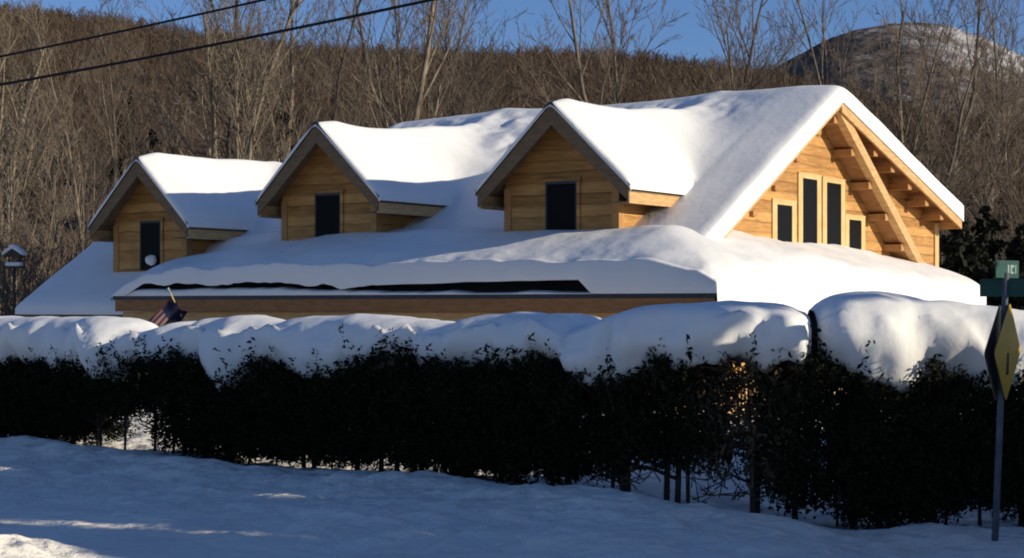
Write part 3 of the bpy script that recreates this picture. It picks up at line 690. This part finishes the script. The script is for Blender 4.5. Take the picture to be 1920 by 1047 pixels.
while cnt < 5600:
    px = rs.uniform(-250, 2150); d = D0+22+(D1-D0-20)*rs.rand()**.75
    hh = rs.uniform(6.0, 9.0); a = rs.rand()*6.28; c_, s_ = math.cos(a), math.sin(a)
    Rm = np.array([[c_, -s_, 0], [s_, c_, 0], [0, 0, 1]])*hh
    o_ = np.array([(px-960)/F_PX*d, d, float(hill_z(np.array(px), np.array(d)))-.3])
    v = var[rs.randint(10)]
    wd = .6+d/560
    Pn.append(v[0]@Rm.T+o_); Qn.append(v[1]@Rm.T+o_); R0.append(v[2]*hh*wd); R1.append(v[3]*hh*wd); cnt += 1
V, F_ = cones(np.vstack(Pn), np.vstack(Qn), np.concatenate(R0), np.concatenate(R1), 3)
M['wood'] = noisy(mat('far_bare_wood', (.12, .083, .056), .95, .05), (.085, .058, .039), (.145, .1, .067), .05)
o = arr_mesh('woodland', V, F_, M['wood'], None, False)
tag(o, 'leafless brown woodland covering the hillside behind the house', 'woodland', kind='stuff')

# ------------------------------------------------------------------ leaf clouds
def leaf_quads(pos, size, rs, flat=.5, up=None):
    n = len(pos); a = rs.randn(n, 3); a[:, 2] += .25; a /= np.linalg.norm(a, axis=1, keepdims=True)
    b = rs.randn(n, 3); b -= a*(a*b).sum(1, keepdims=True); b /= np.linalg.norm(b, axis=1, keepdims=True)
    s = (size*rs.uniform(.6, 1.4, n))[:, None]; wv = b*s*flat*.5
    V = np.stack([pos-a*s*.5, pos+wv, pos+a*s*.5, pos-wv], 1).reshape(-1, 3)
    return V, (np.arange(n)*4)[:, None]+np.arange(4)
def conifer(name, seed, h, r, label, loc, n=5200, cat='tree', group=None, bottom=.06, mat_='ever', leaf=.34, tips=1.0):
    rs = np.random.RandomState(seed); root = empty(name, loc, rs.rand()*6)
    k = MB(); k.tube([(0, 0, -.3), (0, 0, h*.5), (0, 0, h*.97)], [.045*h*.35, .03*h*.35, .01], 7); k.build('trunk', M['bark_dark'], root, True)
    pts = []
    for i in range(n//16):
        f = bottom+(1-bottom)*(1-math.sqrt(rs.rand()))*1.0; z = h*f; rad = r*(1-f)**.8*(.75+.5*rs.rand())+.08
        a = rs.rand()*6.283; t = rs.rand(16)**.6
        x = np.outer(t*rad, [math.cos(a), math.sin(a)]); zz = z-rad*.28*t+rs.randn(16)*.07
        pts.append(np.column_stack([x+rs.randn(16, 2)*.10*(.4+t[:, None])*r*.5, zz]))
    V, F_ = leaf_quads(np.vstack(pts), leaf, rs, .55); arr_mesh('crown', V, F_, M[mat_], root)
    tag(root, label, cat, group); return root
def hz(px, d): return float(hill_z(np.array(float(px)), np.array(float(d)))) if d > D0 else -.1
for i, (px, d, yt, r, lab) in enumerate([
        (235, 120, 165, 1.6, 'dark spruce on the hillside above the small dormer'),
        (285, 105, 235, 1.8, 'low dark spruce right above the small dormer peak'),
        (1795, 66, 400, 1.9, 'black evergreen tree just right of the gable wall corner'),
        (1850, 70, 385, 2.1, 'broad black evergreen behind the street name blades'),
        (1915, 66, 415, 2.0, 'black evergreen tree at the right edge of the picture'),
        (1960, 72, 390, 2.4, 'black evergreen tree cut off by the right edge'),
        (538, 74, 215, 1.6, 'dark evergreen left of the middle dormer rake')]):
    h = CAM_H+(HORIZON-yt)/F_PX*d-hz(px, d)
    conifer('evergreen_tree', 40+i, h, r, lab, ((px-960)/F_PX*d, d, hz(px, d)), 4200, group='dark evergreens behind the house', leaf=.4)

# unseen spruces added beyond the right edge to shade the verge and shape sun gaps
_sc, _ss = math.cos(math.radians(SUN_AZ)), -math.sin(math.radians(SUN_AZ))
def cross_along(c, al): return (c*_ss+al*_sc, c*_sc-al*_ss)   # sun-aligned ground coordinates
SHADE_SPR = [(18.45, 11, 1.9, 16.0), (17.93, 13, 2.05, 12.0), (15.88, 13, 1.05, 11.0), (14.82, 13, .85, 11.0), (18.2, 18, 1.7, 14.0), (17.7, 16, 1.7, 9.5), (19.2, 12, 3.6, 19.0), (19.4, 7, 1.75, 6.6), (21.1, 8.5, .9, 4.6), (21.9, 8, .9, 4.2), (19.4, 22, 3.4, 21.0), (20.35, 4, .9, 3.75)]
for i, (c, al, r, h) in enumerate(SHADE_SPR):
    x, y = cross_along(c, al)
    conifer('spruce_tree', 70+i, h, r, ['dense spruce beyond the right edge nearest the hedge', 'dense spruce second beyond the right edge', 'dense spruce beside the gap that lets sun onto the road',
            'outermost dense spruce on the far side of the sun gap', 'tall spruce in the rear row behind the sun gap', 'tall spruce in the rear row nearest the hedge', 'spruce with a bare lower trunk and a high crown', 'small spruce in front, nearest the road', 'small spruce in the middle of three small ones', 'small spruce farthest from the road', 'tallest spruce at the back with a high crown', 'little spruce just beyond the sign post'][i], (x, y, -.1), 12000, bottom=.43 if i == 6 else .55 if i == 10 else .06, group='spruces shading the verge', leaf=.46)

# ------------------------------------------------------------------ hedge
HP = [(-14.0, 35.2), (-9.4, 31.3), (-1.9, 24.75), (.9, 22.35), (1.75, 21.6), (2.2, 21.3), (3.4, 21.15), (5.6, 21.15), (8.5, 21.5), (12.0, 22.3)]
def resample(pts, step):
    P = np.array(pts, float)
    for _ in range(3):        # corner cutting
        Q = np.empty((2*len(P)-2, 2)); Q[0::2] = .75*P[:-1]+.25*P[1:]; Q[1::2] = .25*P[:-1]+.75*P[1:]; P = np.vstack([P[:1], Q, P[-1:]])
    s = np.concatenate([[0], np.cumsum(np.linalg.norm(np.diff(P, axis=0), axis=1))]); n = np.arange(0, s[-1], step)
    return np.column_stack([np.interp(n, s, P[:, 0]), np.interp(n, s, P[:, 1])]), n
HC, HS = resample(HP, .09)
HT = np.gradient(HC, axis=0); HT /= np.linalg.norm(HT, axis=1, keepdims=True); HN = np.column_stack([HT[:, 1], -HT[:, 0]])   # towards the road
hpx = 960+HC[:, 0]/HC[:, 1]*F_PX
def zof(y, d): return CAM_H+(HORIZON-y)/F_PX*d
topx = [-400, 0, 150, 200, 240, 262, 280, 300, 330, 355, 378, 400, 470, 520, 545, 565, 620, 690, 760, 830, 868, 890, 930, 1000, 1070, 1092, 1110, 1135, 1160, 1190, 1250, 1340, 1420, 1480, 1510, 1530, 1555, 1620, 1700, 1780, 1850, 1920, 2300]
topy = [595, 595, 595, 594, 598, 606, 622, 620, 610, 602, 610, 597, 591, 599, 607, 599, 594, 590, 597, 604, 609, 600, 589, 586, 588, 598, 618, 610, 594, 582, 570, 568, 568, 568, 590, 572, 555, 551, 555, 563, 573, 583, 592]
botx = [-400, 0, 70, 120, 160, 200, 260, 290, 340, 390, 440, 490, 530, 570, 640, 720, 780, 830, 880, 960, 1030, 1070, 1130, 1190, 1235, 1262, 1330, 1400, 1450, 1500, 1540, 1600, 1650, 1720, 1800, 1850, 1920, 2300]
boty = [690, 690, 680, 690, 705, 705, 705, 690, 680, 712, 715, 735, 720, 705, 705, 695, 700, 720, 700, 705, 690, 680, 690, 712, 705, 680, 680, 688, 680, 675, 690, 705, 728, 722, 712, 712, 705, 700]
zt = zof(np.interp(hpx, topx, topy), HC[:, 1]); zb = zof(np.interp(hpx, botx, boty), HC[:, 1]-.5)
ker = np.ones(3)/3; zt = np.convolve(np.pad(zt, 1, 'edge'), ker, 'valid'); zb = np.convolve(np.pad(zb, 1, 'edge'), ker, 'valid')
pil = np.where(hpx > 1530, .10, .24)*(np.abs(np.sin(HS*1.25+1.3*np.sin(HS*.55)+.6*np.sin(HS*1.9)))**.45-.72)+.14*fbm(HS*.9, HS*0+3, 3)
halfw = .76+pil
# prominent bulges and notches on the sunlit stretch
for cx, wd, am in ((1238, 26, .22), (1268, 18, -.16), (1345, 40, .14), (1425, 18, -.12), (1470, 30, .10), (1515, 10, -.22), (1600, 55, .04), (1690, 22, -.05), (1790, 50, .03), (1100, 18, -.2), (275, 22, -.2), (868, 20, -.14), (385, 14, -.14), (555, 18, -.08)):
    halfw = halfw+am*np.exp(-((hpx-cx)/wd)**2)
sec = np.radians(np.linspace(-34, 214, 34))
cs, sn = np.cos(sec), np.sin(sec)
pw = lambda v, e: np.sign(v)*np.abs(v)**e
V = np.zeros((len(HC), len(sec), 3))
for j, (c_, s_) in enumerate(zip(cs, sn)):
    off = pw(c_, .75); hgt = .42+.58*s_ if s_ > 0 else .42+.75*s_
    if s_ > 0: hgt = .42+.58*s_**.8
    w_ = halfw*(off if s_ > 0 else off*(1+.35*s_))
    V[:, j, 0] = HC[:, 0]+HN[:, 0]*w_; V[:, j, 1] = HC[:, 1]+HN[:, 1]*w_
    V[:, j, 2] = zb+(zt-zb)*hgt
flatv = V.reshape(-1, 3)
SS = np.repeat(HS, len(sec)); TT = np.tile(np.arange(len(sec))*.07, len(HC))
dn = .14*fbm(SS*1.1, TT*1.3, 4)+.05*fbm(SS*3.2, TT*3.2, 3)
droop = np.where(TT < .6, 1, 0)*.30*fbm(SS*2.1+9, SS*0, 5)
cen = np.repeat(np.column_stack([HC, zb+(zt-zb)*.45]), len(sec), axis=0); dr = flatv-cen; dr /= np.linalg.norm(dr, axis=1, keepdims=True)
fold = .075*fbm(SS*2.4+3, TT*.25, 3)*sstep(1.5, .3, TT)+.04*np.abs(fbm(SS*5.0, TT*4.0, 2))
dn = dn+fold
flatv = flatv+dr*dn[:, None]*np.array([1, 1, .45]); flatv[:, 2] += droop
idx = np.arange(len(HC)*len(sec)).reshape(len(HC), len(sec))
def hedge_snow(m, label):
    ii = np.where(m)[0]; a_, b_ = ii[0], ii[-1]
    I = idx[a_:b_]; J = idx[a_+1:b_+1]
    Fq = np.stack([I[:, :-1], J[:, :-1], J[:, 1:], I[:, 1:]], -1).reshape(-1, 4)
    Fq = np.vstack([Fq, np.stack([I[:, -1], J[:, -1], J[:, 0], I[:, 0]], -1)])   # closed underneath
    u = np.unique(Fq); rm = np.full(idx.size, -1); rm[u] = np.arange(len(u))
    o = arr_mesh('hedge_snow', flatv[u], rm[Fq], M['snow'], None, True); tag(o, label, 'snow', 'snow loaded on the hedge', 'stuff')
hedge_snow(hpx < 1104, 'long shaded pillow of snow on the left hedge, up to the dip')
hedge_snow((hpx > 1101) & (hpx < 1517), 'heavy snow on the hedge between the dip and the dark notch')
hedge_snow((hpx > 1514), 'big sunlit snow dome on the hedge right of the dark notch')

def hedge_shrub_meshes(seed, kind):
    rs = np.random.RandomState(seed); root = empty('hedge_shrub')
    zlo = {'full': .02, 'leggy': .62, 'gap': .42, 'brown': .40}[kind]; top = 1.62
    tr = MB()
    for i in range({'full': 2, 'leggy': 2, 'gap': 3, 'brown': 3}[kind]):
        x = rs.uniform(-.38, .38); y = rs.uniform(-.15, .15)
        tr.tube([(x, y, -.6), (x+rs.uniform(-.05, .05), y, .6), (x+rs.uniform(-.2, .2), y+rs.uniform(-.1, .1), 1.5)], [.045, .036, .012], 6)
        for q in range(3):
            z = rs.uniform(.2, 1.0); sx = rs.choice([-1, 1]); tr.tube([(x, y, z), (x+sx*.25, y-.1, z+.1), (x+sx*rs.uniform(.4, .6), y-rs.uniform(0, .3), z+rs.uniform(.1, .4))], [.016, .012, .005], 4)
    tr.build('trunk', M['bark_dark'], root, True)
    ncl = {'full': 800, 'leggy': 260, 'gap': 420, 'brown': 210}[kind]
    P = []
    for i in range(ncl):
        z = zlo+(top-zlo)*rs.rand()**1.12; ww = .62*(1-.15*abs(z-.9))
        a = rs.uniform(-.66, .66); n = rs.uniform(-1, 1); n = np.sign(n)*abs(n)**.5*ww*1.1
        tip = rs.rand() < .18
        c = np.array([a, n, z+(.06 if tip else 0)])
        dirv = np.array([rs.randn()*.5, np.sign(n)*.5+rs.randn()*.4, .6+rs.rand()*.6]); dirv /= np.linalg.norm(dirv)
        t = rs.rand(24)[:, None]*.32
        P.append(c+dirv*t+rs.randn(24, 3)*.045)
    for i in range(26):         # top sprigs
        c = np.array([rs.uniform(-.6, .6), rs.uniform(-.75, -.25), top-.15+rs.uniform(-.1, .1)]); dirv = np.array([rs.randn()*.25, -.25+rs.randn()*.2, 1])
        P.append(c+dirv*(rs.rand(16)[:, None]*rs.uniform(.1, .3))+rs.randn(16, 3)*.03)
    for i in range(5):          # a few long shoots that poke through the snow
        c = np.array([rs.uniform(-.6, .6), rs.uniform(-.85, -.4), top-.2]); dirv = np.array([rs.randn()*.3, -.35+rs.randn()*.2, 1])
        P.append(c+dirv*(rs.rand(22)[:, None]*rs.uniform(.35, .62))+rs.randn(22, 3)*.022)
    V_, F_ = leaf_quads(np.vstack(P), .075, rs, .42)
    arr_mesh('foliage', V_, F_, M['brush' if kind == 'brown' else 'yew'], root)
    if kind in ('brown', 'gap'):
        A_, B_, ra, rb = [], [], [], []
        for i in range(340 if kind == 'brown' else 120):
            p = np.array([rs.uniform(-.7, .7), rs.uniform(-.55, .55), rs.uniform(.15, 1.6)]); v = rs.randn(3); v[2] = abs(v[2])*.8; v /= np.linalg.norm(v)
            A_.append(p); B_.append(p+v*rs.uniform(.15, .5)); ra.append(.011); rb.append(.004)
        V_, F_ = cones(A_, B_, ra, rb, 3); o_ = arr_mesh('twigs', V_, F_, M['brush_twig'], root); o_['kind'] = 'stuff'
    return root
HPROT = {k: [hedge_shrub_meshes(200+i*10+j, k) for j in range(n)] for i, (k, n) in enumerate((('full', 4), ('leggy', 2), ('gap', 2), ('brown', 2)))}
used = set(); rr = random.Random(5); s_pos = .4; nsh = 0
ordn = ['first', 'second', 'third', 'fourth', 'fifth', 'sixth', 'seventh', 'eighth', 'ninth', 'tenth', 'eleventh', 'twelfth', 'thirteenth', 'fourteenth', 'fifteenth', 'sixteenth', 'seventeenth', 'eighteenth', 'nineteenth', 'twentieth']
vis = {}
while s_pos < HS[-1]-.3:
    i = int(np.argmin(abs(HS-s_pos))); px = hpx[i]
    kind = 'leggy' if 175 < px < 345 else 'brown' if 1275 < px < 1530 else 'gap' if 1105 < px < 1275 else 'full'
    lst = HPROT[kind]; P = lst[rr.randrange(len(lst))]
    o = P if P.name not in used else copy_tree(P)
    used.add(P.name)
    th = math.atan2(HT[i, 1], HT[i, 0])
    gz = float(ground_z(np.array(HC[i, 0]), np.array(HC[i, 1])))+(rr.choice([0, 0, .05, .12, .2]) if kind == 'full' else 0); o.location = (HC[i, 0]+HN[i, 0]*.0, HC[i, 1]+HN[i, 1]*.0, gz)
    # mesh x runs along the hedge, mesh -y faces the road
    o.rotation_euler = (0, 0, th); zs = (zb[i]-gz+(.10+rr.uniform(-.16, .20) if px < 1230 else rr.uniform(-.12, .05)))/1.62; o.scale = (1.0*rr.choice([-1, 1]), 1.0, max(.8, zs))
    nsh += 1
    if px < -20: lab = 'black hedge shrub running out past the left edge'
    elif px > 1940: lab = 'black hedge shrub running out past the right edge'
    else:
        c_ = vis.get(kind, 0); vis[kind] = c_+1
        base = {'full': 'dense black evergreen hedge shrub, %s dense one from left', 'leggy': 'thin hedge shrub on bare stems before bright snow, %s such from left',
                'gap': 'dark hedge shrub on bare stems right of middle, %s such from left', 'brown': 'brown twiggy half-bare hedge shrub, %s brown one from left'}[kind]
        lab = base % ordn[c_]
    tag(o, lab, 'shrub', 'shrubs forming the long hedge')
    s_pos += rr.uniform(.82, 1.0)
src_ = [P for P in HPROT['full'] if P.name in used]
for q in range(8):          # unseen shrubs added off to the right to shade the yard behind the hedge
    t_ = q/7; o = copy_tree(src_[q % len(src_)]); o.location = (8.4+2.6*t_, 22.6+7.6*t_, -.15); o.rotation_euler = (0, 0, math.radians(71)); o.scale = (1.15, 1.1, 1.45)
    tag(o, 'black hedge shrub running out past the right edge', 'shrub', 'shrubs forming the long hedge')
for k_, l_ in HPROT.items():
    for P in l_:
        if P.name not in used:
            for ch in list(P.children): bpy.data.objects.remove(ch)
            bpy.data.objects.remove(P)
for k_, P in PROTO.items(): assert P[2]

# ------------------------------------------------------------------ sign post, warning diamonds, street name blades
sb = at(1862, 1032, 19.5); stp = at(1886, 520, 19.5); sb.z = -.8
post = empty('sign_post', (sb.x, sb.y, 0)); tag(post, 'leaning steel sign post in the snow at the right edge', 'post')
axis = (stp-sb).normalized(); rel = Vector((sb.x, sb.y, 0))
k = MB(); k.tube([sb-rel, stp-rel+axis*.05], [.042, .036], 8); k.build('shaft', M['galv'], post, True)
def along(zv): return sb+axis*((zv-sb.z)/axis.z)
def plate(name, cz, half, nrm, off, front, back, label, cat, sym=True, parent_mat=None):
    c = along(cz); n = Vector((nrm[0], nrm[1], 0)).normalized(); u = Vector((-n.y, n.x, 0)); root = empty(name, c+n*off); up_ = axis
    h, t_ = half, .004
    k = MB(); ps = [up_*h, u*h, up_*-h, u*-h]
    # rounded corners
    poly = []
    for i in range(4):
        a, b_, c2 = ps[i-1], ps[i], ps[(i+1) % 4]
        poly += [b_.lerp(a, .07), b_.lerp((a+c2)/2, .035), b_.lerp(c2, .07)]
    k.prism([p+n*-t_ for p in poly], n*t_*1.0); k.build('back_panel', back, root)
    k = MB(); k.prism([p+n*.001 for p in poly], n*.004); fp = k.build('face', front, root)
    if sym:
        k = MB(); e = n*.0075
        def q(x, y): return u*x*h+up_*y*h+e
        for poly2 in ([(-.1, -.46), (.09, -.46), (.07, -.02), (-.08, -.02)],):
            k.prism([q(*p) for p in poly2], n*.002)
        k.build('symbol', M['black'], fp)
    tag(root, label, cat)
    return root
NR = (math.cos(math.radians(-31)), math.sin(math.radians(-31)))
zc = zof(660, 19.5)
plate('warning_sign', zc, .57, NR, .055, M['yellow'], M['signback'], 'yellow diamond warning sign on the post, seen almost edge-on', 'sign')
plate('warning_sign', zc-.01, .57, (-NR[0], -NR[1]), .055, M['yellow'], M['signback'], 'dark back of the second diamond sign on the left of the post', 'sign')
def blade(cz, x0, x1, tilt, label, marks):
    c = along(cz); u = Vector((math.cos(tilt), math.sin(tilt), 0)); n = Vector((u.y, -u.x, 0)); h = .1
    root = empty('street_name_sign', c); k = MB(); up_ = Vector((0, 0, 1))
    k.prism([u*x0-up_*h+n*.002, u*x1-up_*h+n*.002, u*x1+up_*h+n*.002, u*x0+up_*h+n*.002], n*-.006); pl = k.build('blade', M['green'], root)
    k = MB()
    for (a, b_, z0, z1) in marks: k.prism([u*a+up_*z0+n*.0025, u*b_+up_*z0+n*.0025, u*b_+up_*z1+n*.0025, u*a+up_*z1+n*.0025], n*.0012)
    if marks: k.build('lettering', M['white'], pl)
    tag(root, label, 'sign'); return root
blade(zof(505, 19.5), -.22, .27, .75, 'upper green street name blade with a worn pale mark', [(.03, .06, -.05, .05), (.09, .12, -.05, .05), (.12, .16, .02, .05), (.12, .16, -.05, -.03), (.19, .21, -.05, .05)])
blade(zof(540, 19.5), -.3, .5, -.62, 'lower dark green street name blade crossing the post', [])

# ------------------------------------------------------------------ power lines
def cable(p0, p1, sag, r, label):
    a, b_ = Vector(p0), Vector(p1); pts = []
    for i in range(41):
        t_ = i/40; q = a.lerp(b_, t_); q.z -= sag*4*t_*(1-t_); pts.append(q)
    k = MB(); k.tube(pts, r, 6); o = k.build('power_line', M['cable'], None, True); tag(o, label, 'cable')
cable(at(-500, 200, 30), at(1000, -120, 24), .12, .019, 'upper black overhead cable crossing the hillside at top left')
cable(at(-500, 240, 30), at(1300, -110, 23), .16, .023, 'lower black overhead cable crossing the trees at top left')

# ------------------------------------------------------------------ flag on the porch
fd = 43.0
fl = empty('flag', at(345, 600, fd)); org = at(345, 600, fd); tag(fl, 'furled striped flag hanging from a slanted pole at the left porch', 'flag')
k = MB(); tip = at(319, 549, fd-.4)-org; k.tube([at(356, 625, fd+.3)-org, tip], .018, 8); k.build('pole', M['pale_trim'], fl, True)
k = MB(); k.tube([tip, tip+(tip.normalized()*.14)], [.02, .032, ], 8); k.build('finial', M['white'], fl, True)
M['flag_blue'] = mat('flag_blue', (.018, .02, .05), .85); M['flag_red'] = mat('flag_red', (.09, .018, .02), .85); M['flag_white'] = mat('flag_white', (.16, .14, .14), .85)
c00, c10, c01, c11 = at(322, 557, fd-.3), at(352, 590, fd), at(272, 612, fd-.5), at(318, 632, fd-.2)
def fpt(u, v):
    p = (c00.lerp(c10, u)).lerp(c01.lerp(c11, u), v)-org
    p.y += .10*math.sin(u*9+v*3)-.05*math.cos(v*8); p.z += .05*math.sin(u*8+v*2); return p
nu, nv = 26, 24; st = MB(); un = MB()
for i in range(nu):
    for j in range(nv):
        q = [fpt(i/nu, j/nv), fpt((i+1)/nu, j/nv), fpt((i+1)/nu, (j+1)/nv), fpt(i/nu, (j+1)/nv)]
        if j/nv < .42 and i/nu > .0: un.add(q, [(0, 1, 2, 3)])
        else: st.add(q, [(0, 1, 2, 3)], (i//2) % 2)
st.build('stripes', [M['flag_red'], M['flag_white']], fl, True); un.build('canton', M['flag_blue'], fl, True)

# ------------------------------------------------------------------ snow-capped bird feeder among the trunks at the left edge
fc = at(27, 500, 52); bf = empty('bird_feeder', (fc.x, fc.y, 0)); bf.scale = (.8, .8, 1); tag(bf, 'small snow-capped bird feeder on a post at the left edge', 'bird feeder')
k = MB(); k.tube([(0, 0, -.2), (0, 0, fc.z-.05)], .05, 8); k.build('post', M['bark_dark'], bf, True)
zf = fc.z
k = MB(); k.box(-.3, .3, -.24, .24, zf-.05, zf); k.build('tray', M['bark_dark'], bf)
k = MB()
for sx in (-1, 1): k.box(sx*.2-.02, sx*.2+.02, -.02, .02, zf, zf+.3)
k.prism([(-.36, -.3, zf+.3), (.36, -.3, zf+.3), (0, -.3, zf+.52)], (0, .6, 0)); k.build('roof', M['bark_dark'], bf)
o = MB(); o.prism([(-.4, -.33, zf+.32), (-.38, -.33, zf+.42), (0, -.33, zf+.68), (.38, -.33, zf+.42), (.4, -.33, zf+.32), (0, -.33, zf+.54)], (0, .66, 0)); o = o.build('feeder_snow', M['snow'], None, False, .03); o.location = (fc.x, fc.y, 0); o.scale = (.8, .8, 1)
tag(o, 'cap of snow on the roof of the bird feeder', 'snow')
o = MB(); o.box(-.29, .29, -.235, .235, zf+.004, zf+.13); o = o.build('feeder_snow', M['snow'], None, False, .04); o.location = (fc.x, fc.y, 0); o.scale = (.8, .8, 1)
tag(o, 'layer of snow in the tray of the bird feeder', 'snow')
print('shrubs', nsh, 'objects', len(bpy.data.objects))
